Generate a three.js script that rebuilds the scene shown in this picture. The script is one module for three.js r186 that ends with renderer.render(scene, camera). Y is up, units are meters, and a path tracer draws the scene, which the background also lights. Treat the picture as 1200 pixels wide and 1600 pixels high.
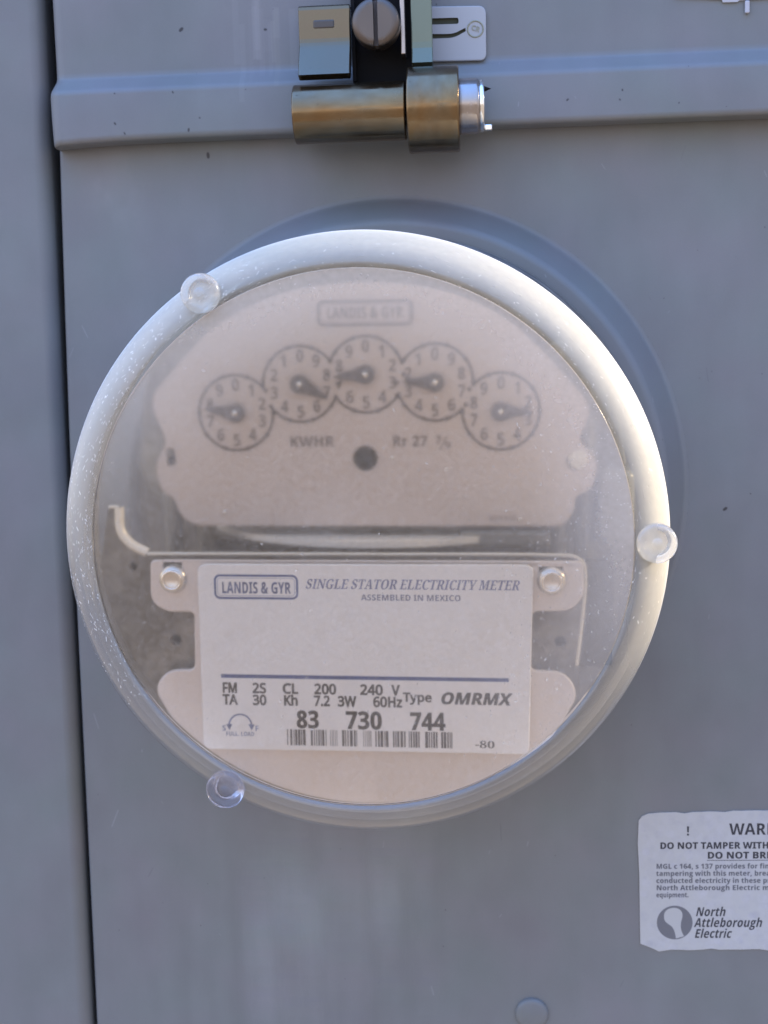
import * as THREE from 'three';
import { mergeGeometries } from 'three/addons/utils/BufferGeometryUtils.js';
import { RoundedBoxGeometry } from 'three/addons/geometries/RoundedBoxGeometry.js';
import { ImprovedNoise } from 'three/addons/math/ImprovedNoise.js';
import { FontLoader } from 'three/addons/loaders/FontLoader.js';
import { TextGeometry } from 'three/addons/geometries/TextGeometry.js';

// ---------------------------------------------------------------- camera, sky, sun, exposure
// metres; the front panel of the meter box lies in z = 0, the middle of its raised ring at the origin
const scene = new THREE.Scene();
const camera = new THREE.PerspectiveCamera(41.118, 0.75, 0.02, 50);
camera.position.set(0.02892, 0.05256, 0.5);
camera.up.set(0.02111, 0.99189, -0.12531);
camera.lookAt(0.02892 - 0.06814, 0.05256 - 0.12362, 0.5 - 0.98999);
camera.updateMatrixWorld();
camera.focus = 0.425; camera.userData.fStop = 22;
scene.add(camera);

const SKY = { zenith: [0.42, 0.84, 2.0], mid: [0.56, 0.74, 1.13], horizon: [0.91, 0.81, 0.735], ground: [0.36, 0.30, 0.26] };
{
  const w = 256, h = 128, d = new Float32Array(w * h * 4);
  for (let j = 0; j < h; j++) for (let i = 0; i < w; i++) {
    const el = (j + 0.5) / h * 180 - 90, az = (i + 0.5) / w * 2 * Math.PI - Math.PI;   // az: atan2(z, x)
    const s = Math.max(0, Math.sin(el * Math.PI / 180));
    const left = 1 - 0.28 * Math.cos(az);                                              // the open side lies to the left
    for (let k = 0; k < 3; k++) {
      const a = s < 0.35 ? SKY.horizon[k] + (SKY.mid[k] - SKY.horizon[k]) * s / 0.35 : SKY.mid[k] + (SKY.zenith[k] - SKY.mid[k]) * (s - 0.35) / 0.65;
      d[(j * w + i) * 4 + k] = el > 0 ? a * (1 + (left - 1) * Math.cos(el * Math.PI / 180)) : SKY.ground[k];
    }
    d[(j * w + i) * 4 + 3] = 1;
  }
  const sky = new THREE.DataTexture(d, w, h, THREE.RGBAFormat, THREE.FloatType);
  sky.mapping = THREE.EquirectangularReflectionMapping; sky.magFilter = THREE.LinearFilter; sky.needsUpdate = true;
  scene.background = sky; scene.environment = sky;
}
const sun = new THREE.DirectionalLight(new THREE.Color().setRGB(1, 0.88, 0.74), 3.6);
sun.position.set(0.93, 0.36, -0.05).multiplyScalar(2)   /* just behind the plane of the wall: only the meter's cover reaches into it */;
sun.castShadow = true; sun.shadow.radius = 6; sun.shadow.mapSize.set(2048, 2048);
Object.assign(sun.shadow.camera, { left: -0.4, right: 0.4, top: 0.4, bottom: -0.4, near: 0.1, far: 5 });
scene.add(sun);
const EXPOSURE = 1.95;

// ---------------------------------------------------------------- helpers
let seed = 20240611;
const rnd = () => { seed = (seed * 1664525 + 1013904223) % 4294967296; return seed / 4294967296; };
const noise = new ImprovedNoise();
const fbm = (x, y, z = 0, n = 4) => { let s = 0, a = 0.5, f = 1; for (let i = 0; i < n; i++) { s += a * noise.noise(x * f, y * f, z + i * 7.3); a /= 2; f *= 2.03; } return s; };
const clamp = (x, a = 0, b = 1) => Math.min(b, Math.max(a, x));
const sstep = (a, b, x) => { const t = clamp((x - a) / (b - a)); return t * t * (3 - 2 * t); };
const mm = 0.001;
const used = {};
const numbered = n => { used[n] = (used[n] ?? -1) + 1; return used[n] ? `${n}_${String(used[n]).padStart(3, '0')}` : n; };
function thing(name, label, category, at = [0, 0, 0]) {
  const g = new THREE.Group(); g.name = numbered(name); g.position.set(...at); g.userData = { label, category }; scene.add(g); return g;
}
function obj(name, geo, mat, parent, label) {
  const m = new THREE.Mesh(geo, mat); m.name = name; m.castShadow = m.receiveShadow = true;
  if (label) m.userData.label = label;
  parent.add(m); return m;
}
const merge = a => mergeGeometries(a.map(g => { const q = g.index ? g.toNonIndexed() : g; for (const k of Object.keys(q.attributes)) if (!['position', 'normal', 'uv'].includes(k)) q.deleteAttribute(k); return q; }));
function dataTex(w, h, fn, srgb = false) {                    // fn(u, v) -> [r, g, b] 0..1
  const d = new Uint8Array(w * h * 4);
  for (let j = 0; j < h; j++) for (let i = 0; i < w; i++) { const c = fn((i + 0.5) / w, (j + 0.5) / h); const k = (j * w + i) * 4; for (let q = 0; q < 3; q++) d[k + q] = clamp(c[q]) * 255; d[k + 3] = 255; }
  const t = new THREE.DataTexture(d, w, h); t.magFilter = THREE.LinearFilter; t.minFilter = THREE.LinearFilter; t.wrapS = t.wrapT = THREE.RepeatWrapping;
  if (srgb) t.colorSpace = THREE.SRGBColorSpace; t.needsUpdate = true; return t;
}
function canvasTex(w, h, draw, srgb = true) {
  const c = document.createElement('canvas'); c.width = w; c.height = h; draw(c.getContext('2d'), w, h);
  const t = new THREE.CanvasTexture(c); if (srgb) t.colorSpace = THREE.SRGBColorSpace; return t;
}
// polygon in mm with rounded corners: [[x, y, r], ...]
function roundPoly(pts, P = new THREE.Shape()) {
  const n = pts.length;
  pts.forEach(([x, y, r = 0], i) => {
    const [ax, ay] = pts[(i + n - 1) % n], [bx, by] = pts[(i + 1) % n];
    const la = Math.hypot(ax - x, ay - y), lb = Math.hypot(bx - x, by - y), t = Math.min(r, la / 2.01, lb / 2.01);
    const p = [(x + (ax - x) * t / la) * mm, (y + (ay - y) * t / la) * mm], q = [(x + (bx - x) * t / lb) * mm, (y + (by - y) * t / lb) * mm];
    i ? P.lineTo(...p) : P.moveTo(...p);
    if (t > 0) P.quadraticCurveTo(x * mm, y * mm, ...q);
  });
  P.closePath(); return P;
}
const circlePath = (x, y, r) => { const p = new THREE.Path(); p.absarc(x * mm, y * mm, r * mm, 0, Math.PI * 2, true); return p; };
// a plate whose front face is at z mm, t mm thick
function plate(shape, z, t, bev = 0.25, seg = 24) {
  const g = new THREE.ExtrudeGeometry(shape, { depth: (t - 2 * bev) * mm, bevelEnabled: bev > 0, bevelSize: bev * mm, bevelThickness: bev * mm, bevelOffset: -bev * mm, bevelSegments: 2, curveSegments: seg });
  g.translate(0, 0, (z - t + bev) * mm); return g;
}
function lathe(pts, seg = 96, at = [0, 0, 0], start = 0, len = Math.PI * 2) {          // [r, h] in mm, axis along z
  const g = new THREE.LatheGeometry(pts.map(([r, h]) => new THREE.Vector2(r * mm, h * mm)), seg, start, len);
  g.rotateX(Math.PI / 2); g.translate(at[0] * mm, at[1] * mm, at[2] * mm); return g;
}
// outside face outwards whichever way round the profile was given
function flip(g) { const i = g.index; for (let k = 0; k < i.count; k += 3) { const a = i.getX(k); i.setX(k, i.getX(k + 2)); i.setX(k + 2, a); } const n = g.attributes.normal; for (let k = 0; k < n.count; k++) n.setXYZ(k, -n.getX(k), -n.getY(k), -n.getZ(k)); return g; }
const uvPlane = (g, x0, y0, w, h) => { const p = g.attributes.position, a = new Float32Array(p.count * 2); for (let i = 0; i < p.count; i++) { a[2 * i] = (p.getX(i) - x0 * mm) / (w * mm); a[2 * i + 1] = (p.getY(i) - y0 * mm) / (h * mm); } g.setAttribute('uv', new THREE.BufferAttribute(a, 2)); return g; };
// a grid surface: f(u, v) -> [x, y, z] mm, us and vs lists
function gridSurf(us, vs, f) {
  const pos = [], idx = [];
  for (const u of us) for (const v of vs) { const p = f(u, v); pos.push(p[0] * mm, p[1] * mm, p[2] * mm); }
  const n = vs.length;
  for (let i = 0; i < us.length - 1; i++) for (let j = 0; j < n - 1; j++) { const a = i * n + j, b = a + 1, c = a + n, d = c + 1; idx.push(a, c, b, b, c, d); }
  const g = new THREE.BufferGeometry(); g.setAttribute('position', new THREE.Float32BufferAttribute(pos, 3)); g.setAttribute('uv', new THREE.Float32BufferAttribute(new Float32Array(pos.length / 3 * 2), 2)); g.setIndex(idx); g.computeVertexNormals(); return g;
}
const lin = (a, b, n) => Array.from({ length: n + 1 }, (_, i) => a + (b - a) * i / n);
function tube(pts, r, seg = 60, rs = 10) { return new THREE.TubeGeometry(new THREE.CatmullRomCurve3(pts.map(p => new THREE.Vector3(p[0] * mm, p[1] * mm, p[2] * mm)), false, 'centripetal'), seg, r * mm, rs); }

// ---------------------------------------------------------------- materials
const PX0 = -200, PY0 = -230, PW = 400, PH = 440;             // the painted sheet in mm, for uv
const specks = [[-65.3, 121.2, .9], [118.9, -11.4, .8], [-72, 164.3, .9], [-95.5, 142.2, .35], [-95.8, 131.8, .5], [-92.5, 128.3, .4], [-69.6, 128.6, .6], [-65.5, 132.6, .4], [-74.7, 141.8, .4], [81.8, 136.1, .45], [80.9, 132.9, .4], [63, 133.6, .45], [-42, 163, .6], [128, -6, .25], [101, 131, .3]];
for (let i = 0; i < 50; i++) specks.push([-130 + 270 * rnd(), -210 + 390 * rnd(), 0.12 + 0.12 * rnd()]);
const paintMap = canvasTex(1600, 1760, (c, w, h) => {
  const img = c.createImageData(w, h), d = img.data;
  for (let j = 0; j < h; j++) for (let i = 0; i < w; i++) {
    const x = PX0 + i / w * PW, y = PY0 + (1 - j / h) * PH;
    const big = fbm(x / 55, y / 55, 3), med = fbm(x / 14, y / 22, 9), hue = fbm(x / 30 + 40, y / 30, 5, 3), fine = rnd() - 0.5;
    const streak = fbm(x / 9, y / 70, 21, 3);
    let s = 1 + 0.07 * big + 0.05 * med + 0.018 * fine;
    const low = sstep(-95, -190, y);
    s += streak * (0.02 + 0.06 * low * sstep(-130, -60, x) * sstep(30, -20, x));
    s += 0.10 * Math.exp(-(((x + 100) / 9) ** 2) - (((y - 112) / 11) ** 2)) * (0.6 + 1.6 * Math.max(0, med));   // rubbed patch
    const base = [112, 114, 115];
    const k = (j * w + i) * 4;
    d[k] = base[0] * s * (1 + 0.035 * hue); d[k + 1] = base[1] * s * (1 - 0.02 * hue); d[k + 2] = base[2] * s * (1 + 0.012 * hue); d[k + 3] = 255;
  }
  c.putImageData(img, 0, 0);
  const X = x => (x - PX0) / PW * w, Y = y => (1 - (y - PY0) / PH) * h, S = w / PW;
  // dried runs of water below the meter, pale chalky marks by the latch
  for (let i = 0; i < 9; i++) {
    const x = -75 + 80 * rnd(), y0 = -105 - 40 * rnd(), len = 50 + 60 * rnd(), g = c.createLinearGradient(0, Y(y0), 0, Y(y0 - len));
    const a = 0.03 + 0.05 * rnd(); g.addColorStop(0, `rgba(214,220,228,0)`); g.addColorStop(0.35, `rgba(214,220,228,${a})`); g.addColorStop(1, `rgba(214,220,228,0)`);
    c.filter = 'blur(6px)'; c.fillStyle = g; const ww = 5 + 12 * rnd(); c.fillRect(X(x), Y(y0), ww * S, len * S);
  }
  c.filter = 'none';
  for (let i = 0; i < 14; i++) { c.fillStyle = `rgba(196,194,188,${0.03 + 0.03 * rnd()})`; c.fillRect(X(-54 + 22 * rnd()), Y(176 - 14 * rnd()), (0.8 + 2 * rnd()) * S, (8 + 20 * rnd()) * S); }
  for (let i = 0; i < 70; i++) {                               // fine scratches, mostly short and near upright
    const x = -130 + 265 * rnd(), y = -200 + 370 * rnd(), l = (1 + 7 * rnd() * rnd()) * S, a = 1.57 + (rnd() - 0.5) * 1.6;
    c.strokeStyle = rnd() < 0.6 ? `rgba(205,208,214,${0.12 + 0.2 * rnd()})` : `rgba(60,62,68,${0.1 + 0.2 * rnd()})`; c.lineWidth = 0.7 + 0.6 * rnd();
    c.beginPath(); c.moveTo(X(x), Y(y)); c.lineTo(X(x) + l * Math.cos(a), Y(y) + l * Math.sin(a)); c.stroke();
  }
  for (const [x, y, r] of specks) {
    c.fillStyle = 'rgba(34,33,36,0.85)'; c.beginPath(); c.ellipse(X(x), Y(y), r * S * (0.8 + 0.5 * rnd()), r * S * 0.6, rnd() * 3, 0, 7); c.fill();
  }
});
paintMap.wrapS = paintMap.wrapT = THREE.RepeatWrapping;
const paintBump = dataTex(512, 512, (u, v) => { const a = fbm(u * 40, v * 40, 2, 3); const b = 0.5 + 0.5 * a; return [b, b, b]; });
const paintRough = dataTex(512, 512, (u, v) => { const b = 0.46 + 0.16 * fbm(u * 9, v * 12, 8, 4); return [b, b, b]; });
const paint = new THREE.MeshPhysicalMaterial({ map: paintMap, roughness: 1, roughnessMap: paintRough, bumpMap: paintBump, bumpScale: 0.00012, specularIntensity: 0.9 });
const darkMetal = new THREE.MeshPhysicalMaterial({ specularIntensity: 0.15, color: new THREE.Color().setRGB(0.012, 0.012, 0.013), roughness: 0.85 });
const platedTex = (A, B, C) => { const t = canvasTex(512, 512, (c, w, h) => {
  const img = c.createImageData(w, h), d = img.data;
  for (let j = 0; j < h; j++) for (let i = 0; i < w; i++) {
    const u = i / w, v = j / h, a = fbm(u * 5, v * 5, 1), b = fbm(u * 22, v * 22, 4), e = fbm(u * 3 + 9, v * 4, 6);
    const t = clamp(0.5 + 1.1 * a + 0.25 * b), q = clamp(0.5 + 1.4 * e);
    const k = (j * w + i) * 4;
    for (let p = 0; p < 3; p++) d[k + p] = clamp(((A[p] * (1 - t) + B[p] * t) * (1 - 0.4 * q) + C[p] * 0.4 * q) * (0.93 + 0.12 * b) / 255) * 255;
    d[k + 3] = 255;
  }
  c.putImageData(img, 0, 0);
  for (let i = 0; i < 160; i++) { c.fillStyle = `rgba(48,36,26,${0.15 + 0.4 * rnd()})`; c.beginPath(); c.ellipse(rnd() * w, rnd() * h, 0.6 + 2.2 * rnd() * rnd(), 0.6 + 1.4 * rnd(), rnd() * 3, 0, 7); c.fill(); }
  for (let i = 0; i < 40; i++) { c.strokeStyle = `rgba(215,210,200,${0.1 + 0.3 * rnd()})`; c.lineWidth = 0.8; const x = rnd() * w, y = rnd() * h; c.beginPath(); c.moveTo(x, y); c.lineTo(x + 30 * (rnd() - .5), y + 12 * (rnd() - .5)); c.stroke(); }
}); t.wrapS = t.wrapT = THREE.RepeatWrapping; return t; };
const platedRough = dataTex(256, 256, (u, v) => { const b = 0.2 + 0.2 * fbm(u * 12, v * 12, 3, 4); return [b, b, b]; });
const plated = new THREE.MeshStandardMaterial({ map: platedTex([146, 112, 70], [126, 116, 96], [104, 88, 78]), metalness: 0.95, roughness: 1, roughnessMap: platedRough, bumpMap: platedRough, bumpScale: 0.0001 });
const platedGrey = new THREE.MeshStandardMaterial({ map: platedTex([132, 128, 122], [118, 122, 126], [128, 108, 84]), color: new THREE.Color().setRGB(0.86, 0.78, 0.62), metalness: 0.95, roughness: 1, roughnessMap: platedRough });
const platedGreen = new THREE.MeshStandardMaterial({ color: new THREE.Color().setRGB(0.14, 0.165, 0.13), metalness: 0.6, roughness: 1, roughnessMap: platedRough });
const steel = new THREE.MeshStandardMaterial({ color: new THREE.Color().setRGB(0.36, 0.32, 0.30), metalness: 0.9, roughness: 1, roughnessMap: platedRough });
const oldSteel = new THREE.MeshStandardMaterial({ color: new THREE.Color().setRGB(0.125, 0.105, 0.092), metalness: 0.9, roughness: 1, roughnessMap: dataTex(128, 128, (u, v) => { const b = 0.36 + 0.4 * fbm(u * 14, v * 14, 6, 3); return [b, b, b]; }) });
const chrome = new THREE.MeshStandardMaterial({ color: new THREE.Color().setRGB(0.85, 0.84, 0.82), metalness: 1, roughness: 0.16 });
const tabPaint = new THREE.MeshStandardMaterial({ color: new THREE.Color().setRGB(0.36, 0.37, 0.385), roughness: 0.45, bumpMap: paintBump, bumpScale: 0.0001 });

// ---------------------------------------------------------------- the meter box: panels
const box = thing('meter_box', 'grey painted metal meter box with a raised round ring behind the meter', 'meter box');
const leftX = y => { const t = (126 - y) / 337; return -119.9 - 3.9 * Math.min(1, t / 0.4) * (1 - 0.18 * Math.min(1, t / 0.4)) - 1.9 * clamp((t - 0.4) / 0.6); };
{
  // flat sheet with a round opening, its left edge rolled back
  const s = new THREE.Shape(); const ys = lin(150, -260, 40);
  s.moveTo(900 * mm, 150 * mm); ys.forEach(y => s.lineTo((leftX(y) + 1.2) * mm, y * mm)); s.lineTo(900 * mm, -260 * mm); s.closePath();
  s.holes.push(circlePath(-1, -2.2, 107));
  const flat = new THREE.ShapeGeometry(s, 96);
  const roll = gridSurf(ys, lin(0, 6, 6).concat([7]), (y, k) => { const x = leftX(y) + 1.2; if (k > 6) return [x - 1.2, y, -14]; const a = k / 6 * Math.PI / 2; return [x - 1.2 * Math.sin(a), y, -1.2 + 1.2 * Math.cos(a)]; });
  obj('front_panel', uvPlane(merge([flat, roll]), PX0, PY0, PW, PH), paint, box);
  const prof = [[107, 0], [105.9, 0.08], [105.2, 0.5], [104.2, 1.8], [98.6, 10.6], [97.4, 12.0], [96.2, 12.6], [95, 12.8], [87, 12.8], [86, 12.3], [85.6, 8.5], [85.6, -20]];
  obj('raised_ring', uvPlane(lathe(prof, 160, [-1, -2.2, 0]), PX0, PY0, PW, PH), paint, box);
  // low round boss pressed into the panel near its bottom
  obj('boss', uvPlane(flip(lathe([[0, 2.2], [2, 2.15], [4, 1.9], [5.2, 1.7], [5.9, 1.3], [6.25, 0.7], [6.4, 0], [6.4, -0.5]], 48, [45.8, -205.5, 0])), PX0, PY0, PW, PH), paint, box);
}
{
  // upper cover: flat, sloping out to a proud strip whose bottom lip hangs over the front panel
  const prof = [];
  const P = (y, z) => prof.push([y, z]);
  P(620, 5); P(160, 5); P(151, 5); P(149.4, 5.15); P(148.2, 5.7); P(144.6, 10.0); P(143.4, 11.0); P(142, 11.4); P(135, 11.6); P(128.3, 11.8); P(127.2, 11.6); P(126.4, 11.0); P(126, 10); P(126, 1.0);
  const R = 4, xs = [0, 0.08, 0.3, 0.7, 1.2, 1.8, 2.6, 3.4, 4].concat(lin(10, 350, 34), [700, 1018]);
  const g = gridSurf(prof.map((_, i) => i), xs, (i, d) => {
    const [y, z] = prof[i], out = sstep(150, 142, y), x0 = -118.6 - 0.9 * out + 0.4 * sstep(140, 126, y);
    const dd = Math.min(d, R), drop = (R - Math.sqrt(Math.max(0, R * R - (R - dd) ** 2))) * (y < 126.3 && z < 9 ? 0 : 1);
    const bow = y < 140 ? -1.3 * Math.exp(-d / 14) : 0;
    return [x0 + d, y + bow, Math.max(z - drop, z < 9 && y < 126.3 ? z : -4)];
  });
  const side = gridSurf(prof.map((_, i) => i), [0, 1], (i, k) => { const [y, z] = prof[i], out = sstep(150, 142, y), x0 = -118.6 - 0.9 * out + 0.4 * sstep(140, 126, y); return [x0 + (k ? 0.5 : 0), y + (y < 140 ? -1.3 : 0), k ? -12 : z - R]; });
  obj('upper_cover', uvPlane(merge([g, side]), PX0, PY0, PW, PH), paint, box);
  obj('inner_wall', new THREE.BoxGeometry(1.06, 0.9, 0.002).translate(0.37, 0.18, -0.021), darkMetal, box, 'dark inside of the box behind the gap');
}
{
  const cab = thing('side_panel', 'plain grey metal panel left of the dark vertical gap', 'panel');
  const ex = y => -122.6 + (y - 177) * (3.9 / 386) - (y < 140 ? 0.3 : 0), R = 5;
  const g = gridSurf(lin(220, -260, 60), [0, 0.05, 0.2, 0.5, 0.9, 1.5, 2.2, 3, 4, 5, 12, 30, 60, 100], (y, d) => {
    const dd = Math.min(d, R), drop = R - Math.sqrt(Math.max(0, R * R - (R - dd) ** 2)); const dent = 0.35 * Math.exp(-(((y - 141) / 2.2) ** 2)) * Math.exp(-d / 1.2);
    return [ex(y) - d - dent, y, 3 - drop * 1.2 - dent];
  });
  const back = gridSurf(lin(220, -260, 60), [0, 1], (y, k) => [ex(y), y, k ? -3 : -18]);
  const fg = uvPlane(merge([flip(g), back]), PX0 + 90, PY0 - 40, PW, PH);
  obj('sheet', fg, paint, cab);
}

// ---------------------------------------------------------------- the latch on the upper cover
const latch = thing('hasp_latch', 'zinc plated hasp latch with a slotted screw on the upper cover', 'latch', [0, 0.13, 0.012]);
{
  const AX = 0.4;                                             // local: y from 130 mm, z from 12 mm
  const cylX = (r, x0, x1, y, z, ch = 0.5) => { const g = flip(new THREE.LatheGeometry([[0, x0], [r - ch, x0], [r - ch * 0.3, x0 + ch * 0.25], [r, x0 + ch], [r, (x0 + x1) / 2], [r, x1 - ch], [r - ch * 0.3, x1 - ch * 0.25], [r - ch, x1], [0, x1]].map(([a, b]) => new THREE.Vector2(a * mm, b * mm)), 64)); g.rotateZ(-Math.PI / 2); g.scale(1, 1, 1); g.translate(0, y * mm, z * mm); return g; };
  // hinge leaf: flat plate, then flaring out over the barrel (profile in y, z)
  const leaf = (pts, x0, x1, th) => {
    const s = new THREE.Shape(); pts.forEach(([y, z], i) => i ? s.lineTo(z * mm, y * mm) : s.moveTo(z * mm, y * mm));
    for (let i = pts.length - 1; i >= 0; i--) s.lineTo((pts[i][1] - th) * mm, (pts[i][0] - (i ? th * 0.35 : 0)) * mm); s.closePath();
    const g = new THREE.ExtrudeGeometry(s, { depth: (x1 - x0 - 0.8) * mm, bevelEnabled: true, bevelSize: 0.4 * mm, bevelThickness: 0.4 * mm, bevelOffset: -0.4 * mm, bevelSegments: 3 });
    g.rotateY(-Math.PI / 2); g.translate((x1 - 0.4) * mm, 0, 0); return g;
  };
  const slotMetal = new THREE.MeshStandardMaterial({ color: new THREE.Color().setRGB(0.085, 0.075, 0.068), metalness: 0.5, roughness: 0.5 });
  const g1 = leaf([[36.6, 8.6], [36, 9.4], [35, 9.6], [25.5, 9.6], [24.2, 9.75], [23, 10.15], [21.9, 10.75], [20.8, 11.45], [14.4, 15.5], [12.4, 16.9]], -28.2, -10.6, 3.4);
  const lw = obj('hinge_leaf', g1, platedGrey, latch);
  obj('slot', merge([new RoundedBoxGeometry(0.0078, 0.0034, 0.002, 3, 0.0009).translate(-0.0196, 0.0302, 0.00882)]), slotMetal, lw);
  obj('barrel', cylX(9.8, -30.4, 7.6, AX, 10.5), plated, latch);
  const strap = leaf([[52, 9.6], [23, 9.6], [21, 9.7], [19, 10.2], [16, 11]], 10, 17.2, 4);
  obj('strap', strap, platedGreen, latch);
  obj('collar', cylX(14.2, 8.4, 25.8, AX - 0.4, 12, 0.7), plated, latch);
  const bolt = obj('bolt', cylX(9.2, 25, 32.6, AX + 0.4, 11, 1.1), steel, latch);
  obj('bolt_cap', cylX(8.6, 32.4, 34.2, AX + 0.4, 11, 0.6), chrome, bolt);
  obj('bolt_tip', new RoundedBoxGeometry(0.0026, 0.002, 0.003, 2, 0.0005).translate(0.0354, -0.0066, 0.012), chrome, bolt);
  obj('bolt_tip', new THREE.ConeGeometry(0.0012, 0.003, 12).rotateZ(-Math.PI / 2).translate(0.0352, 0.0062, 0.012), darkMetal, bolt);
  // recess with the screw
  obj('recess_plate', merge([new THREE.BoxGeometry(0.0202, 0.054, 0.006).translate(-0.0004, 0.033, -0.001), new THREE.BoxGeometry(0.0012, 0.036, 0.011).translate(-0.0099, 0.0295, 0.0012)]), darkMetal, latch);
  obj('spring_plate', new RoundedBoxGeometry(0.0016, 0.036, 0.012, 2, 0.0004).translate(0.0072, 0.037, 0.0045), steel, latch);
  // cheese-head screw, slot cut across as two halves of the head
  const sc = new THREE.Group(); sc.name = 'screw'; sc.position.set(-0.0014, 0.0284, 0); latch.add(sc);
  const slotSteel = new THREE.MeshStandardMaterial({ color: new THREE.Color().setRGB(0.13, 0.11, 0.10), metalness: 0.4, roughness: 0.7, bumpMap: platedRough, bumpScale: 0.0006 });
  const half = (a) => {
    const R = 8, s = new THREE.Shape(), x0 = 0.75, b = Math.asin(x0 / R); s.moveTo(x0 * mm, -R * Math.cos(b) * mm); s.absarc(0, 0, R * mm, -Math.PI / 2 + b, Math.PI / 2 - b, false); s.closePath();
    const g = new THREE.ExtrudeGeometry(s, { depth: 6.4 * mm, bevelEnabled: true, bevelSize: 2.4 * mm, bevelThickness: 1.7 * mm, bevelOffset: -2.4 * mm, bevelSegments: 6, curveSegments: 40 });
    g.translate(0, 0, 10.5 * mm); if (a) g.rotateZ(Math.PI); return g;
  };
  obj('screw_head', merge([half(0), half(1)]), oldSteel, sc);
  obj('screw_slot', new THREE.CylinderGeometry(0.0073, 0.0073, 0.0055, 40).rotateX(Math.PI / 2).translate(0, 0, 0.0129), slotSteel, sc);
  obj('screw_shank', new THREE.CylinderGeometry(0.0045, 0.0045, 0.014, 24).rotateX(Math.PI / 2).translate(0, 0, 0.004), darkMetal, sc);
}
{
  // slotted plate screwed under the latch strap
  const tab = thing('slotted_tab', 'small pale grey slotted plate with a stamped ring right of the latch strap', 'plate', [0.026, 0.158, 0.005]);
  const s = roundPoly([[-15, 10, 2], [9.6, 9.3, 3], [9.4, -9.1, 2.5], [-15, -8.6, 2]]);
  s.holes.push(roundPoly([[-12, 6.2, 1.2], [0.4, 6.0, 1.3], [0.4, 3.2, 1.3], [-12, 3.4, 1.2]], new THREE.Path()));
  s.holes.push(roundPoly([[-12, 1.0, .8], [-2, 0.6, 2], [2.6, 2.6, .5], [2.9, 0.8, .5], [-1.6, -1.4, 2], [-12, -1.4, .8]], new THREE.Path()));
  obj('tab_plate', plate(s, 1.8, 1.6, 0.35), tabPaint, tab);
  obj('slot_floor', new THREE.BoxGeometry(0.017, 0.0095, 0.0005).translate(-0.005, 0.0024, 0.0006), new THREE.MeshStandardMaterial({ color: new THREE.Color().setRGB(0.05, 0.055, 0.035), roughness: 0.8 }), tab);
  const font = await new FontLoader().loadAsync('fonts/droid/droid_sans_bold.typeface.json');
  const tg = new TextGeometry('CR', { font, size: 0.0017, depth: 0.0003, curveSegments: 4 }); tg.rotateZ(-0.35); tg.translate(0.0042, 0.0015, 0.00172);
  obj('stamped_ring', merge([new THREE.TorusGeometry(0.0027, 0.0003, 8, 40).translate(0.0058, 0.0016, 0.0018), tg]), new THREE.MeshStandardMaterial({ color: new THREE.Color().setRGB(0.27, 0.27, 0.2), roughness: 0.5 }), tab);
}

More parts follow.
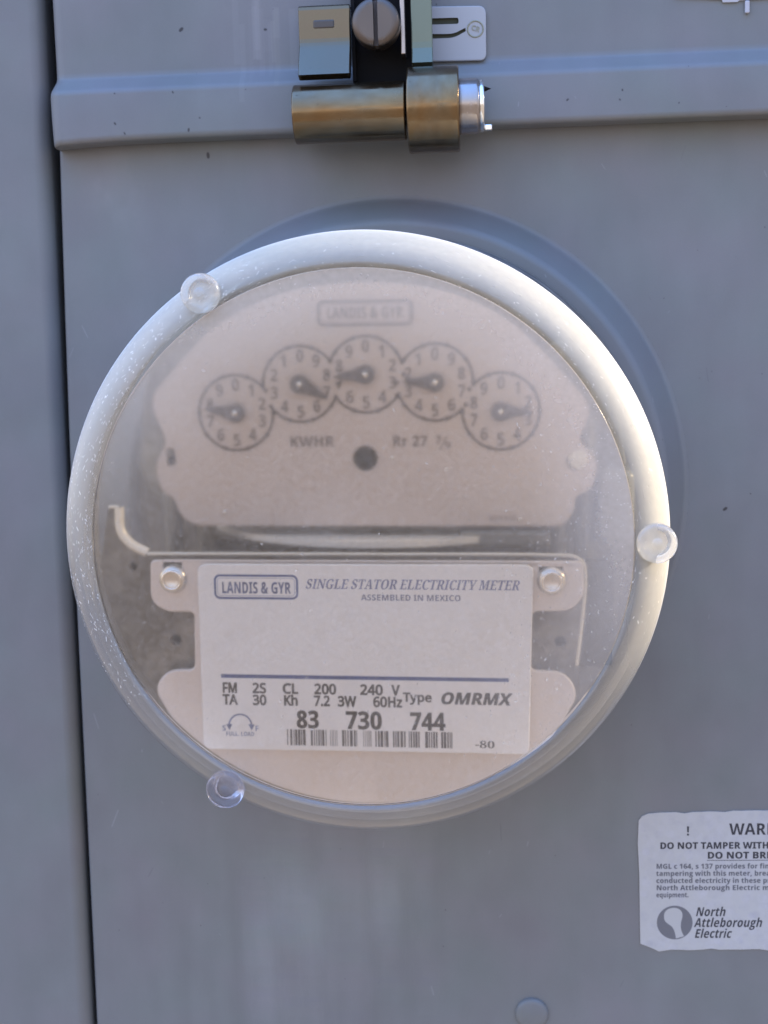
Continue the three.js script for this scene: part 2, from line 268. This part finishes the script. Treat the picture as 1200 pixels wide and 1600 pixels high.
// ---------------------------------------------------------------- stickers
function put(c, str, x, y, w, cap, font, color, o = {}) {     // left x, baseline y, width and cap height in canvas pixels
  c.save(); c.font = `${o.style ?? ''} 100px ${font}`.trim(); c.fillStyle = color; c.textBaseline = 'alphabetic';
  const m = c.measureText(str).width; c.translate(x, y); if (o.skew) c.transform(1, 0, -o.skew, 1, 0, 0); c.scale(w / m, cap / 72); c.fillText(str, 0, 0);
  if (o.stroke) { c.lineWidth = o.stroke; c.strokeStyle = color; c.strokeText(str, 0, 0); } c.restore();
}
const rr = (c, x, y, w, h, r) => { c.beginPath(); c.moveTo(x + r, y); c.arcTo(x + w, y, x + w, y + h, r); c.arcTo(x + w, y + h, x, y + h, r); c.arcTo(x, y + h, x, y, r); c.arcTo(x, y, x + w, y, r); c.closePath(); };
{
  const W = 100, H = 54.5;
  const tex = canvasTex(1600, 872, (c, w, h) => {
    c.fillStyle = '#adadac'; c.fillRect(0, 0, w, h);
    for (let i = 0; i < 1500; i++) { c.fillStyle = `rgba(${rnd() < .5 ? '120,122,130' : '232,233,238'},0.03)`; c.beginPath(); c.arc(rnd() * w, rnd() * h, 4 + rnd() * 26, 0, 7); c.fill(); }
    const k = w / W * 0.2344, X = px => (px - 997) * k, Y = (py, px = 1100) => (py - 1262 + (px - 1000) * 0.022) * k;
    const ink = 'rgba(36,38,46,0.96)', soft = 'rgba(58,60,68,0.9)', f = 'sans-serif';
    put(c, '!', X(1072), Y(1298), 6 * k, 15 * k, f, ink, { style: 'bold' });
    put(c, 'WARNING', X(1140), Y(1297), 128 * k, 19 * k, f, ink, { style: 'bold' });
    put(c, 'DO NOT TAMPER WITH THIS METER', X(1030), Y(1320), 268 * k, 10.5 * k, f, ink, { style: 'bold', stroke: 3 });
    put(c, 'DO NOT BREAK SEAL', X(1105), Y(1336.5), 170 * k, 11 * k, f, ink, { style: 'bold', stroke: 3 });
    c.fillStyle = soft; c.fillRect(X(1105), Y(1339), 170 * k, 1.1 * k);
    c.filter = 'blur(1.5px)'; const lines = ['MGL c 164, s 137 provides for fines and imprisonment for', 'tampering with this meter, breaking the seals or leaving', 'conducted electricity in these premises without consent.', 'North Attleborough Electric may inspect and test this'];
    lines.forEach((s, i) => put(c, s, X(1024), Y(1353.5 + i * 12), 318 * k, 8.4 * k, f, soft, { style: 'bold' }));
    put(c, 'equipment.', X(1024), Y(1401.5), 52 * k, 8.4 * k, f, soft, { style: 'bold' });
    c.filter = 'blur(0.8px)';
    // round emblem with a pale funnel shape
    const cx = X(1053.5), cy = Y(1445, 1053), r = 28.5 * k;
    c.fillStyle = '#66676c'; c.beginPath(); c.arc(cx, cy, r, 0, 7); c.fill();
    c.fillStyle = '#ababaa'; c.beginPath();
    const q = (x, y) => [cx + x * k, cy + y * k];
    c.moveTo(...q(-17, -9)); c.bezierCurveTo(...q(-18, -20), ...q(-10, -25), ...q(0, -25)); c.bezierCurveTo(...q(9, -24), ...q(14, -18), ...q(12, -8)); c.bezierCurveTo(...q(9, 2), ...q(8, 12), ...q(15, 23)); c.lineTo(...q(2, 27)); c.bezierCurveTo(...q(0, 14), ...q(-2, 8), ...q(-8, 4)); c.bezierCurveTo(...q(-14, 0), ...q(-17, -3), ...q(-17, -9)); c.fill();
    put(c, 'North', X(1086), Y(1433), 48 * k, 15 * k, f, ink, { style: 'bold', skew: .22 });
    put(c, 'Attleborough', X(1084), Y(1451.5), 108 * k, 15 * k, f, ink, { style: 'bold', skew: .22 });
    put(c, 'Electric', X(1084), Y(1470), 59 * k, 15 * k, f, ink, { style: 'bold', skew: .22 });
  });
  const st = thing('warning_sticker', 'white warning sticker with torn edges, right of and below the meter', 'sticker', [0.087, -0.1805, 0]);
  // torn outline, mm from its bottom left corner
  const edge = [[0.3, 3.2], [0.1, 30], [-0.4, 43], [0, 51.8], [1.2, 53.4], [3.4, 54.4]];
  for (let x = 8; x < 98; x += 3) edge.push([x, 54.6 + 0.018 * x + (rnd() - 0.5) * (rnd() < 0.35 ? 1.0 : 0.25)]);
  edge.push([99, 56], [99.5, 2]);
  for (let x = 96; x > 9; x -= 3) edge.push([x, 0.5 + 0.014 * x + (rnd() - 0.5) * (rnd() < 0.35 ? 1.2 : 0.3)]);
  edge.push([7.2, 0.1], [5.4, 1.1], [2.6, 2.3]);
  const s = new THREE.Shape(edge.map(([x, y]) => new THREE.Vector2(x * mm, y * mm)));
  const g = new THREE.ExtrudeGeometry(s, { depth: 0.0003, bevelEnabled: false }); g.translate(0, 0, 0.0001); uvPlane(g, 0, 0.3, W, H);
  obj('printed_sheet', g, new THREE.MeshStandardMaterial({ map: tex, roughness: 0.55 }), st);
}
{
  const st = thing('foil_label', 'edge of a silvery label with a hanging stub at the top right corner', 'label', [0.1245, 0.165, 0.005]);
  const s = new THREE.Shape([[-24, 2.3], [-8, 0.9], [-7.6, -0.1], [-2.6, -0.2], [-2.2, 0.3], [3, 0.5], [20, 0.4], [20, 18], [-24, 18]].map(([x, y]) => new THREE.Vector2(x * mm, y * mm)));
  obj('label_sheet', plate(s, 0.8, 0.7, 0.1), new THREE.MeshStandardMaterial({ color: new THREE.Color().setRGB(0.4, 0.4, 0.42), roughness: 0.5 }), st);
  obj('stub', new RoundedBoxGeometry(0.0016, 0.0042, 0.0012, 2, 0.0004).translate(0.0006, -0.002, 0.0008), new THREE.MeshStandardMaterial({ color: new THREE.Color().setRGB(0.42, 0.42, 0.45), roughness: 0.5 }), st);
}

// ---------------------------------------------------------------- the electricity meter
const meter = thing('electricity_meter', 'round electricity meter with a hazy clear plastic cover and five dials, in the raised ring', 'electricity meter');
{
  const Z = new THREE.Vector3(-0.0389976, -0.0244377, 0.9989404), Y = new THREE.Vector3(0, 0.9997009, 0.0244563), X = new THREE.Vector3().crossVectors(Y, Z);
  meter.quaternion.setFromRotationMatrix(new THREE.Matrix4().makeBasis(X, Y, Z)).multiply(new THREE.Quaternion().setFromAxisAngle(new THREE.Vector3(0, 0, 1), -Math.PI / 180));
}
// weathered plastic: chalked where it faces the sky, still clear underneath
const frost = (phi, v = 0.6) => sstep(52, 96, phi) * (1 - 0.5 * sstep(185, 255, phi)) * (1 - sstep(258, 292, phi)) * (1 - 0.8 * sstep(0.55, 1, v));
const wallLook = canvasTex(2048, 256, (c, w, h) => {
  const img = c.createImageData(w, h), d = img.data;
  for (let j = 0; j < h; j++) for (let i = 0; i < w; i++) {
    const u = i / w, v = j / h, f = clamp(frost(u * 360, 1 - v) * (0.99 + 0.1 * fbm(u * 220, v * 18, 2))), k = (j * w + i) * 4;
    d[k] = 255 * (0.92 - 0.30 * f); d[k + 1] = 255 * (0.14 + 0.64 * f); d[k + 3] = 255;
  }
  c.putImageData(img, 0, 0); c.lineCap = 'round';
  for (let i = 0; i < 900; i++) {                              // nicks and scratches, thickest on the left and along the top
    const u = rnd() < 0.6 ? 0.55 + 0.3 * rnd() : 0.2 + 0.6 * rnd(), x = u * w, y = h * (0.62 * rnd()), a = rnd() * 7, l = 1 + 7 * rnd() * rnd();
    c.strokeStyle = `rgba(40,${rnd() < .4 ? 60 : 150},0,${.4 + .6 * rnd()})`; c.lineWidth = 0.6 + 0.9 * rnd(); c.beginPath(); c.moveTo(x, y); c.lineTo(x + l * Math.cos(a), y + l * 1.4 * Math.sin(a)); c.stroke();
  }
}, false);
const wallMap = dataTex(512, 32, (u, v) => { const f = frost(u * 360, v), n = 0.015 * fbm(u * 90, v * 9, 3); return [0.955 + n, 0.955 - 0.04 * f + n, 0.955 - 0.145 * f + n]; }, true);
const wallBump = canvasTex(2048, 256, (c, w, h) => {
  c.fillStyle = '#808080'; c.fillRect(0, 0, w, h); c.lineCap = 'round';
  for (let i = 0; i < 1500; i++) { const x = rnd() * w, y = rnd() * h, a = rnd() * 7, l = 2 + 9 * rnd() * rnd(); c.strokeStyle = rnd() < .5 ? `rgba(255,255,255,${.3 + .6 * rnd()})` : `rgba(0,0,0,${.3 + .5 * rnd()})`; c.lineWidth = 0.8 + rnd(); c.beginPath(); c.moveTo(x, y); c.lineTo(x + l * Math.cos(a), y + l * 0.8 * Math.sin(a)); c.stroke(); }
}, false);
const coverWall = new THREE.MeshPhysicalMaterial({ map: wallMap, transmission: 1, transmissionMap: wallLook, roughness: 1, roughnessMap: wallLook, bumpMap: wallBump, bumpScale: 0.0002, ior: 1.55, clearcoat: 0.6, clearcoatRoughness: 0.34, side: THREE.DoubleSide });
const faceLook = canvasTex(1400, 1400, (c, w, h) => {
  const img = c.createImageData(w, h), d = img.data;
  for (let j = 0; j < h; j++) for (let i = 0; i < w; i++) {
    const u = i / w, v = j / h, k = (j * w + i) * 4;
    d[k] = 255 * clamp(0.955 - 0.05 * fbm(u * 6, v * 6, 4) - 0.05 * fbm(u * 90, v * 90, 8, 2) - 0.03 * sstep(0.45, 0.95, u) - 0.26 * sstep(0.27, 0.49, Math.hypot(u - 0.5, v - 0.5)) * sstep(-0.3, 0.35, (u - 0.5) * 0.5 - (v - 0.5))); d[k + 3] = 255;
  }
  c.putImageData(img, 0, 0); c.lineCap = 'round';
  for (let i = 0; i < 1500; i++) {                             // dust and fine scratches, more of them to the right
    const u = rnd() < 0.6 ? 0.75 + 0.25 * rnd() : rnd(), x = u * w, y = rnd() * h, a = rnd() * 7, l = rnd() < .8 ? 0.5 : 6 * rnd();
    c.strokeStyle = `rgba(90,0,0,${.3 + .5 * rnd()})`; c.lineWidth = 1 + 1.6 * rnd(); c.beginPath(); c.moveTo(x, y); c.lineTo(x + l * Math.cos(a), y + l * Math.sin(a)); c.stroke();
  }
}, false);
const coverFace = new THREE.MeshPhysicalMaterial({ color: new THREE.Color().setRGB(0.90, 0.83, 0.75), transmission: 1, transmissionMap: faceLook, roughness: 0.135, thickness: 0.002, ior: 1.5 });
const clear = new THREE.MeshPhysicalMaterial({ color: new THREE.Color().setRGB(0.97, 0.97, 0.96), transmission: 0.84, roughness: 0.12, thickness: 0.01, ior: 1.45, attenuationColor: new THREE.Color().setRGB(0.92, 0.92, 0.92), attenuationDistance: 0.02 });
const clearShade = new THREE.MeshPhysicalMaterial({ color: new THREE.Color().setRGB(0.80, 0.81, 0.93), transmission: 0.96, roughness: 0.2, thickness: 0.01, ior: 1.3 });
const CO = [-2.8, -4.8, 0];                                     // middle of the cover
{
  const wall = [[94.2, 10], [94.2, 15], [93.3, 16], [93.1, 60], [92.8, 86], [92.5, 90], [91.5, 93.2], [89.8, 95.8], [87.8, 97.8], [85.4, 99.2], [83.2, 99.9], [82.2, 99.8], [81.5, 99.0]];
  obj('cover_wall', flip(lathe(wall, 220, CO)), coverWall, meter, 'chalky yellowed side wall of the cover, clear at its bottom');
  const face = lathe([[0, 98.9], [60, 98.9], [81.1, 98.9], [81.5, 98.6], [81.5, 97.2], [81.1, 96.9], [60, 96.9], [0, 96.9]], 160, CO);
  obj('cover_face', uvPlane(flip(face), -85, -87, 166, 166), coverFace, meter, 'hazy flat front of the cover');
  // moulded ribs inside the front edge
  const rib = new THREE.MeshPhysicalMaterial({ color: new THREE.Color().setRGB(0.9, 0.88, 0.84), transmission: 0.8, roughness: 0.2, ior: 1.5, side: THREE.DoubleSide });
  obj('cover_rib', lathe([[89.4, 90], [89.2, 86], [88.8, 72], [87.6, 71.6], [87.3, 73], [87.1, 90]], 160, CO), rib, meter);
  const pinProf = [[0, 5.4], [1.1, 5.3], [1.5, 4.8], [1.9, 4.5], [3.6, 4.7], [4.9, 4.8], [5.6, 4.4], [5.9, 3.6], [5.9, 2.2], [5.6, 1.3], [4.8, 0.8], [3.6, 0.5], [3.4, -4], [0, -4]];
  for (const [x, y] of [[-47.9, 69.8], [84.9, -3.8], [-45.3, -81.6]]) obj('cover_pin', flip(lathe(pinProf, 40, [x, y, 97])), y < -50 ? clearShade : clear, meter, y < -50 ? 'clearer bluish pin at the lower left of the cover' : undefined);
}
const aluMap = dataTex(512, 512, (u, v) => { const n = fbm(u * 5, v * 5, 3), m = fbm(u * 60, v * 60, 5, 2); const s = 0.90 + 0.05 * n + 0.02 * m; return [s, s, s]; }, true);
const alu = new THREE.MeshStandardMaterial({ map: aluMap, color: new THREE.Color().setRGB(0.97, 0.89, 0.85), metalness: 0.2, roughness: 0.42 });
const castMap = dataTex(512, 512, (u, v) => { const n = fbm(u * 4, v * 4, 13), m = fbm(u * 26, v * 26, 15, 3); const q = 0.72 + 0.34 * n + 0.22 * m; return [q, q * 1.0, q * 0.985]; }, true);
castMap.repeat.set(9, 9);
const grey = new THREE.MeshStandardMaterial({ map: castMap, color: new THREE.Color().setRGB(0.34, 0.325, 0.31), metalness: 0.45, roughness: 0.42 });
const castLight = new THREE.MeshStandardMaterial({ map: castMap, color: new THREE.Color().setRGB(0.46, 0.46, 0.44), metalness: 0.5, roughness: 0.38 });
const lipMat = new THREE.MeshStandardMaterial({ color: new THREE.Color().setRGB(0.88, 0.84, 0.74), metalness: 0.1, roughness: 0.35 });
const black = new THREE.MeshStandardMaterial({ color: new THREE.Color().setRGB(0.035, 0.035, 0.035), roughness: 0.6 });
{
  obj('base', merge([flip(lathe([[0, 30], [84, 30], [89.5, 28], [90, 12]], 96)), flip(lathe([[98, 0], [98, 1], [0, 1]], 96)), new RoundedBoxGeometry(0.094, 0.06, 0.02, 3, 0.004).translate(-0.003, -0.03, 0.04)]), grey, meter);
  // dial plate
  const R = (pts) => pts;
  const s = roundPoly(R([[-6.2, 73.6, 60], [-33, 69.6, 40], [-52.5, 60, 30], [-61.5, 51.5, 10], [-75.6, 36, 6], [-70, 22.3, 3], [-74.6, 14, 4], [-72.3, 5.6, 3], [-68.6, 4, 2], [-66.5, -2.5, 5], [-61.5, -5.6, 5], [58.8, -5.4, 6], [62, -1, 5], [62.6, 4.6, 2], [68, 6.6, 4], [69.4, 16, 4], [63, 22, 3], [67.4, 32.4, 5], [53, 49, 10], [39.4, 62, 30], [20.6, 70.2, 40]]));
  s.holes.push(circlePath(-4.8, 16.7, 4.1), roundPoly([[-70.4, 20, 1], [-68, 20.3, 1], [-67.2, 15, 1.4], [-70.3, 14, 1.4]], new THREE.Path()), circlePath(62.6, 15.6, 3));
  const dw = 152, dh = 84, dx = -80, dy = -8;
  const dialTex = canvasTex(1824, 1008, (c, w, h) => {
    c.fillStyle = '#d5cdc9'; c.fillRect(0, 0, w, h);
    const k = w / dw, X = x => (x - dx) * k, Y = y => h - (y - dy) * k, ink = 'rgba(40,32,34,0.86)';
    c.strokeStyle = ink; c.lineWidth = 0.75 * k; rr(c, X(-19.2), Y(66.8), 30 * k, 7.4 * k, 1.6 * k); c.stroke();
    c.lineWidth = 0.25 * k; rr(c, X(-18.4), Y(66.0), 28.4 * k, 5.8 * k, 1.1 * k); c.stroke();
    put(c, 'LANDIS & GYR', X(-16.6), Y(61.5), 24.6 * k, 3.6 * k, 'sans-serif', ink, { style: 'bold' });
    const dials = [[-46.8, 31.7, 1], [-25.5, 40.9, -1], [-4.2, 43.8, 1], [18, 41.1, -1], [38.9, 31.7, 1]], r = 12.2;
    dials.forEach(([x, y, dir], i) => {
      c.strokeStyle = ink; c.lineWidth = 0.85 * k;
      for (let a = 0; a < 360; a += 1.5) {                  // the rings interrupt one another where they meet
        const a0 = a * Math.PI / 180, px = x + r * Math.cos(a0), py = y + r * Math.sin(a0);
        if (dials.some(([u, v], j) => j !== i && Math.hypot(px - u, py - v) < r - 0.2)) continue;
        c.beginPath(); c.arc(X(x), Y(y), r * k, -a0 - 0.03, -a0 + 0.03); c.stroke();
      }
      for (let n = 0; n < 10; n++) {
        const a = Math.PI / 2 - dir * n * Math.PI / 5;
        c.fillStyle = ink; c.beginPath(); c.arc(X(x + r * Math.cos(a + Math.PI / 10)), Y(y + r * Math.sin(a + Math.PI / 10)), 0.75 * k, 0, 7); c.fill();
        c.save(); c.font = `bold ${5.5 * k}px sans-serif`; c.textAlign = 'center'; c.textBaseline = 'middle'; c.translate(X(x + 9.0 * Math.cos(a)), Y(y + 9.0 * Math.sin(a))); c.scale(0.86, 1); c.fillText(String(n), 0, 0); c.restore();
      }
    });
    put(c, 'KWHR', X(-29.6), Y(20.6), 14.8 * k, 3.4 * k, 'sans-serif', ink, { style: 'bold' });
    put(c, 'Rr 27', X(4), Y(20.6), 11.5 * k, 3.4 * k, 'sans-serif', ink, { style: 'bold' });
    put(c, '7', X(18), Y(21.6), 2 * k, 2.4 * k, 'sans-serif', ink, { style: 'bold' }); put(c, '9', X(21), Y(19.8), 2 * k, 2.4 * k, 'sans-serif', ink, { style: 'bold' });
    c.strokeStyle = ink; c.lineWidth = .35 * k; c.beginPath(); c.moveTo(X(19.4), Y(19.4)); c.lineTo(X(21.6), Y(23.8)); c.stroke();
    put(c, 'MEXICO', X(35), Y(-3.6), 9 * k, 1.7 * k, 'sans-serif', 'rgba(70,55,55,0.6)', { style: 'bold' });
  });
  const dialMat = new THREE.MeshStandardMaterial({ map: dialTex, color: new THREE.Color().setRGB(1, 0.95, 0.925), metalness: 0.1, roughness: 0.45 });
  const dp = obj('dial_plate', uvPlane(plate(s, 60, 1.2, 0.3, 40), dx, dy, dw, dh), dialMat, meter);
  // pointers: a bulb round the pivot, tapering to the tip, with a bright pin
  const pointer = (() => { const q = new THREE.Shape(); q.absarc(0, 0, 3.1 * mm, 0.9, Math.PI * 2 - 0.9, false); q.quadraticCurveTo(4.2 * mm, -1.6 * mm, 5.4 * mm, -1.5 * mm); q.lineTo(8.2 * mm, -0.95 * mm); q.lineTo(10.6 * mm, 0); q.lineTo(8.2 * mm, 0.95 * mm); q.lineTo(5.4 * mm, 1.5 * mm); q.quadraticCurveTo(4.2 * mm, 1.6 * mm, 3.1 * Math.cos(0.9) * mm, 3.1 * Math.sin(0.9) * mm); return plate(q, 0.6, 0.6, 0.1); })();
  const pm = new THREE.MeshStandardMaterial({ color: new THREE.Color().setRGB(0.14, 0.125, 0.13), roughness: 0.6 });
  [[-46.8, 31.7, 172], [-25.5, 40.9, -28], [-4.2, 43.8, 184], [18, 41.1, 178], [38.9, 31.7, -2]].forEach(([x, y, a]) => {
    const p = obj('dial_pointer', pointer, pm, dp); p.position.set(x * mm, y * mm, 0.0612); p.rotation.z = a * Math.PI / 180;
  });
  for (const [x, y, a] of [[-46.8, 31.7], [-25.5, 40.9], [-4.2, 43.8], [18, 41.1], [38.9, 31.7]]) { const p = obj('pivot_pin', new THREE.SphereGeometry(0.00105, 20, 12).scale(1, 1, 0.9), chrome, dp); p.position.set(x * mm, y * mm, 0.0622); }
  for (const [x, y] of [[-51.5, -0.9], [-21, 69.7], [15.7, 69.9], [21.4, 13.1], [4, 16.9], [45, -3]]) { const p = obj('rivet', new THREE.SphereGeometry(0.0007, 16, 10), chrome, dp); p.position.set(x * mm, y * mm, 0.0601); }
  obj('side_screw', lathe([[3.4, -1], [3.4, 0.6], [2.9, 1.2], [0, 1.3]].reverse(), 32, [63.5, 16.2, 58.8]), lipMat, dp);
  obj('side_screw', lathe([[1.6, -1], [1.6, 0.3], [1.2, 0.6], [0, 0.6]].reverse(), 32, [-69.4, 15.4, 58.4]), black, dp);
  // works seen through the slot below the dial plate: the rotor disc in its dark housing
  obj('rotor_disc', new THREE.CylinderGeometry(0.062, 0.062, 0.0022, 128).translate(-0.0035, -0.0098, 0.0085), new THREE.MeshStandardMaterial({ color: new THREE.Color().setRGB(0.95, 0.92, 0.86), metalness: 0.1, roughness: 0.4 }), meter);
  obj('housing', merge([new RoundedBoxGeometry(0.12, 0.012, 0.03, 3, 0.003).translate(-0.002, 0.0005, 0.0445), new THREE.BoxGeometry(0.118, 0.02, 0.004)
    .translate(-0.002, -0.022, 0.05), new THREE.BoxGeometry(0.154, 0.034, 0.002).translate(-0.003, -0.0305, 0.073)]), black, meter);
  obj('register_frame', merge([plate(roundPoly([[-79, 44, 8], [-64, 60, 8], [-50, 52, 4], [-50, -4, 3], [-72, -4, 6], [-83, 10, 6]]), 50, 4, 0.8), plate(roundPoly([[76, 38, 8], [60, 56, 8], [46, 48, 4], [46, -4, 3], [70, -4, 6], [80, 10, 6]]), 50, 4, 0.8)]), castLight, meter);
  for (const x of [-71, -60, 57.5, 66]) obj('frame_post', new THREE.CylinderGeometry(0.0032, 0.0032, 0.05, 24).translate(x * mm, 0.004, 0.052), castLight, meter);
  obj('magnet', merge([new RoundedBoxGeometry(0.03, 0.006, 0.03, 3, 0.0015).translate(0.04, -0.0098, 0.0445), new RoundedBoxGeometry(0.012, 0.026, 0.02, 3, 0.003).translate(0.0755, 0.0, 0.052)]), castLight, meter);
  // grey frame below the slot, its upper edge a pale moulded lip
  const fr = [[-84.6, 3.6], [-81.3, 3.6], [-80.8, -4.2], [-77.9, -8.3], [-72.8, -11.6], [56.4, -11.3], [63.3, -12.3], [65.1, -16.7], [62.6, -46.1], [64, -55]];
  const q = new THREE.Shape(fr.map(([x, y]) => new THREE.Vector2(x * mm, y * mm)));
  for (let a = -41; a >= -174; a -= 3) q.lineTo((CO[0] + 86 * Math.cos(a * Math.PI / 180)) * mm, (CO[1] + 86 * Math.sin(a * Math.PI / 180)) * mm);
  q.holes.push(circlePath(-64.4, -39.4, 2.1), circlePath(57.6, -38.6, 2.1), circlePath(-77.6, -15.6, 1.7));
  const fp = obj('lower_frame', plate(q, 79, 2, 0.3), grey, meter);
  obj('frame_lip', merge([tube([[-84.4, 3.5, 79], [-82.6, 3.6, 79], [-81.3, 3.4, 79]], 0.5, 12), tube([[-81.3, 3.4, 78.6], [-81, -4.2, 78.6], [-78, -8.3, 78.6], [-72.8, -11.2, 78.6]], 1.5, 40), tube([[-72.8, -11.5, 79], [-40, -11.4, 79], [0, -11.3, 79], [56.4, -11.3, 79], [61.8, -11.7, 79], [64.4, -13.6, 79], [65.1, -16.9, 79], [64.4, -30, 79], [62.6, -46, 79]], 0.55, 160)]), lipMat, fp);
}
{
  // pale bracket that carries the nameplate
  const low = []; for (let a = -47; a >= -137; a -= 3) low.push([CO[0] + 85.6 * Math.cos(a * Math.PI / 180), CO[1] + 85.6 * Math.sin(a * Math.PI / 180), 2]);
  const pts = [[-70.3, -12.4, 2], [-70.6, -25.5, 4], [-66, -29, 4], [-56.8, -29, 2], [-57.2, -47.5, 2], [-66, -47.7, 4], [-70.6, -54, 5], ...low.reverse(), [63.2, -53.5, 5], [58.8, -46.5, 4], [48.4, -46.3, 2], [49, -27.8, 2], [60.5, -27.5, 4], [64.6, -23, 4], [64.2, -12, 2]];
  const s = roundPoly(pts);
  s.holes.push(roundPoly([[-66.2, -12.9, .3], [-66.2, -18, 2], [-60.3, -18, 2], [-60.3, -12.9, .3]], new THREE.Path()), roundPoly([[51, -12.9, .3], [51, -18, 2], [58, -18, 2], [58, -12.9, .3]], new THREE.Path()));
  const br = obj('nameplate_bracket', plate(s, 85, 1.6, 0.5, 10), alu, meter, 'pale pinkish metal bracket behind the nameplate');
  const screwMat = new THREE.MeshStandardMaterial({ color: new THREE.Color().setRGB(0.72, 0.71, 0.70), metalness: 0.9, roughness: 0.28 });
  for (const [x, y] of [[-63.1, -18.4], [54.8, -18.1]]) {
    const b = obj('bracket_screw', flip(lathe([[4.5, -2], [4.5, -0.2], [4.2, 0.8], [3.4, 1.5], [2.2, 1.8], [2.0, 1.2], [0.2, 1.1], [0, 1.1]].reverse(), 40, [x, y, 85.4])), screwMat, meter);
    obj('screw_socket', new THREE.TorusGeometry(0.0029, 0.00035, 8, 32).translate(x * mm, y * mm, 0.0872), chrome, b);
  }
  const nw = 103, nh = 60, nx = -54.6, ny = -72.7;
  const tex = canvasTex(2048, 1193, (c, w, h) => {
    c.fillStyle = '#fafafb'; c.fillRect(0, 0, w, h);
    for (let i = 0; i < 500; i++) { c.fillStyle = `rgba(150,140,140,0.012)`; c.beginPath(); c.arc(rnd() * w, rnd() * h, 10 + rnd() * 60, 0, 7); c.fill(); }
    const k = w / nw, X = px => (-49.3 + (px - 334) * 0.1977 - nx) * k, Y = (py, px = 570) => h - (-16.7 - (py - 900) * 0.2003 + (px - 334) * 0.0015 - ny) * k, e = 0.1985 * k;
    const blue = '#35508f', pale = '#5a6699', ink = 'rgba(24,22,28,1)', f = 'sans-serif';
    c.strokeStyle = blue; c.lineWidth = 3.4 * e; rr(c, X(335), Y(901), 130 * e, 36 * e, 8 * e); c.stroke();
    c.strokeStyle = 'rgba(74,93,146,0.55)'; c.lineWidth = 1 * e; rr(c, X(339), Y(905), 122 * e, 28 * e, 5 * e); c.stroke();
    put(c, 'LANDIS & GYR', X(345), Y(929), 110 * e, 18 * e, f, '#3d5086', { style: 'bold', stroke: 1 });
    put(c, 'SINGLE STATOR ELECTRICITY METER', X(478), Y(921), 331 * e, 15.5 * e, 'serif', pale, { style: 'bold', skew: .25 });
    put(c, 'ASSEMBLED IN MEXICO', X(566), Y(938.5), 155 * e, 9.5 * e, f, '#5b6286', { style: 'bold' });
    c.fillStyle = blue; c.fillRect(X(340), Y(1058.5), 453 * e, 6 * e);
    const row = (s, px, py, wd, cap = 15.6, st = {}) => put(c, s, X(px), Y(py), wd * e, cap * e, f, ink, { stroke: 8, ...st });
    row('FM', 341, 1088, 25); row('2S', 390, 1088, 22); row('CL', 438, 1088, 25); row('200', 489, 1088, 35); row('240', 562, 1088, 36); row('V', 612, 1088, 12);
    row('TA', 342, 1107, 23); row('30', 390, 1107, 22); row('Kh', 439, 1107, 24); row('7.2', 488, 1107, 26); row('3W', 526, 1107, 29); row('60Hz', 582, 1107, 46);
    row('Type', 630, 1098, 45, 14, { stroke: 7 });
    put(c, 'OMRMX', X(687), Y(1101), 109 * e, 18.5 * e, f, ink, { style: 'bold', skew: .22, stroke: 4 });
    const num = (s, px, wd) => put(c, s, X(px), Y(1143.5), wd * e, 28 * e, f, ink, { style: 'bold', stroke: 3 });
    num('83', 459, 37); num('730', 538, 58); num('744', 640, 56);
    // bars in groups
    c.fillStyle = 'rgba(52,50,56,0.92)';
    let x = 444; c.fillRect(X(444), Y(1146), 1.6 * e, 26 * e);
    for (const [a, b, dense] of [[449, 476, 1], [482, 507, .9], [513, 526, .5], [532, 559, 1], [566, 580, .5], [585, 606, .85], [613, 633, 1], [638, 657, .9], [664, 684, .95], [689, 707, 1]]) {
      x = a; while (x < b - 1) { const wd = dense > .8 ? 1.2 + 3.4 * rnd() : 0.9; c.fillRect(X(x), Y(1146), Math.min(wd, b - x) * e, 26 * e); x += wd + 0.9 + 1.3 * rnd(); }
    }
    put(c, '-80', X(742), Y(1170), 31 * e, 11.5 * e, 'serif', ink, { style: 'bold' });
    // slow and fast adjustment arrows
    c.strokeStyle = c.fillStyle = '#56689a'; c.lineWidth = 2.6 * e; c.beginPath(); c.arc(X(369), Y(1141), 18 * e, Math.PI, 0); c.stroke();
    for (const px of [351, 387]) { c.beginPath(); c.moveTo(X(px - 5), Y(1139)); c.lineTo(X(px + 5), Y(1139)); c.lineTo(X(px), Y(1149)); c.fill(); }
    put(c, 'S', X(339), Y(1150), 7 * e, 9 * e, f, '#6f7fa8', { style: 'bold' }); put(c, 'F', X(392), Y(1150), 7 * e, 9 * e, f, '#6f7fa8', { style: 'bold' });
    put(c, 'FULL. LOAD', X(345), Y(1158), 46 * e, 7 * e, f, '#56689a', { style: 'bold' });
  });
  const np = roundPoly([[-54.6, -13.1, 3], [49.3, -12.7, 3], [48.0, -72.2, 2.6], [-54.4, -72.6, 2.6]]);
  obj('nameplate', uvPlane(plate(np, 88, 1.6, 0.3, 12), nx, ny, nw, nh), new THREE.MeshStandardMaterial({ map: tex, roughness: 0.4 }), meter, 'white printed nameplate with a blue line and barcode');
}

const renderer = new THREE.WebGLRenderer({ antialias: true });
renderer.toneMapping = THREE.LinearToneMapping;
renderer.toneMappingExposure = EXPOSURE;
renderer.shadowMap.enabled = true;
renderer.render(scene, camera);
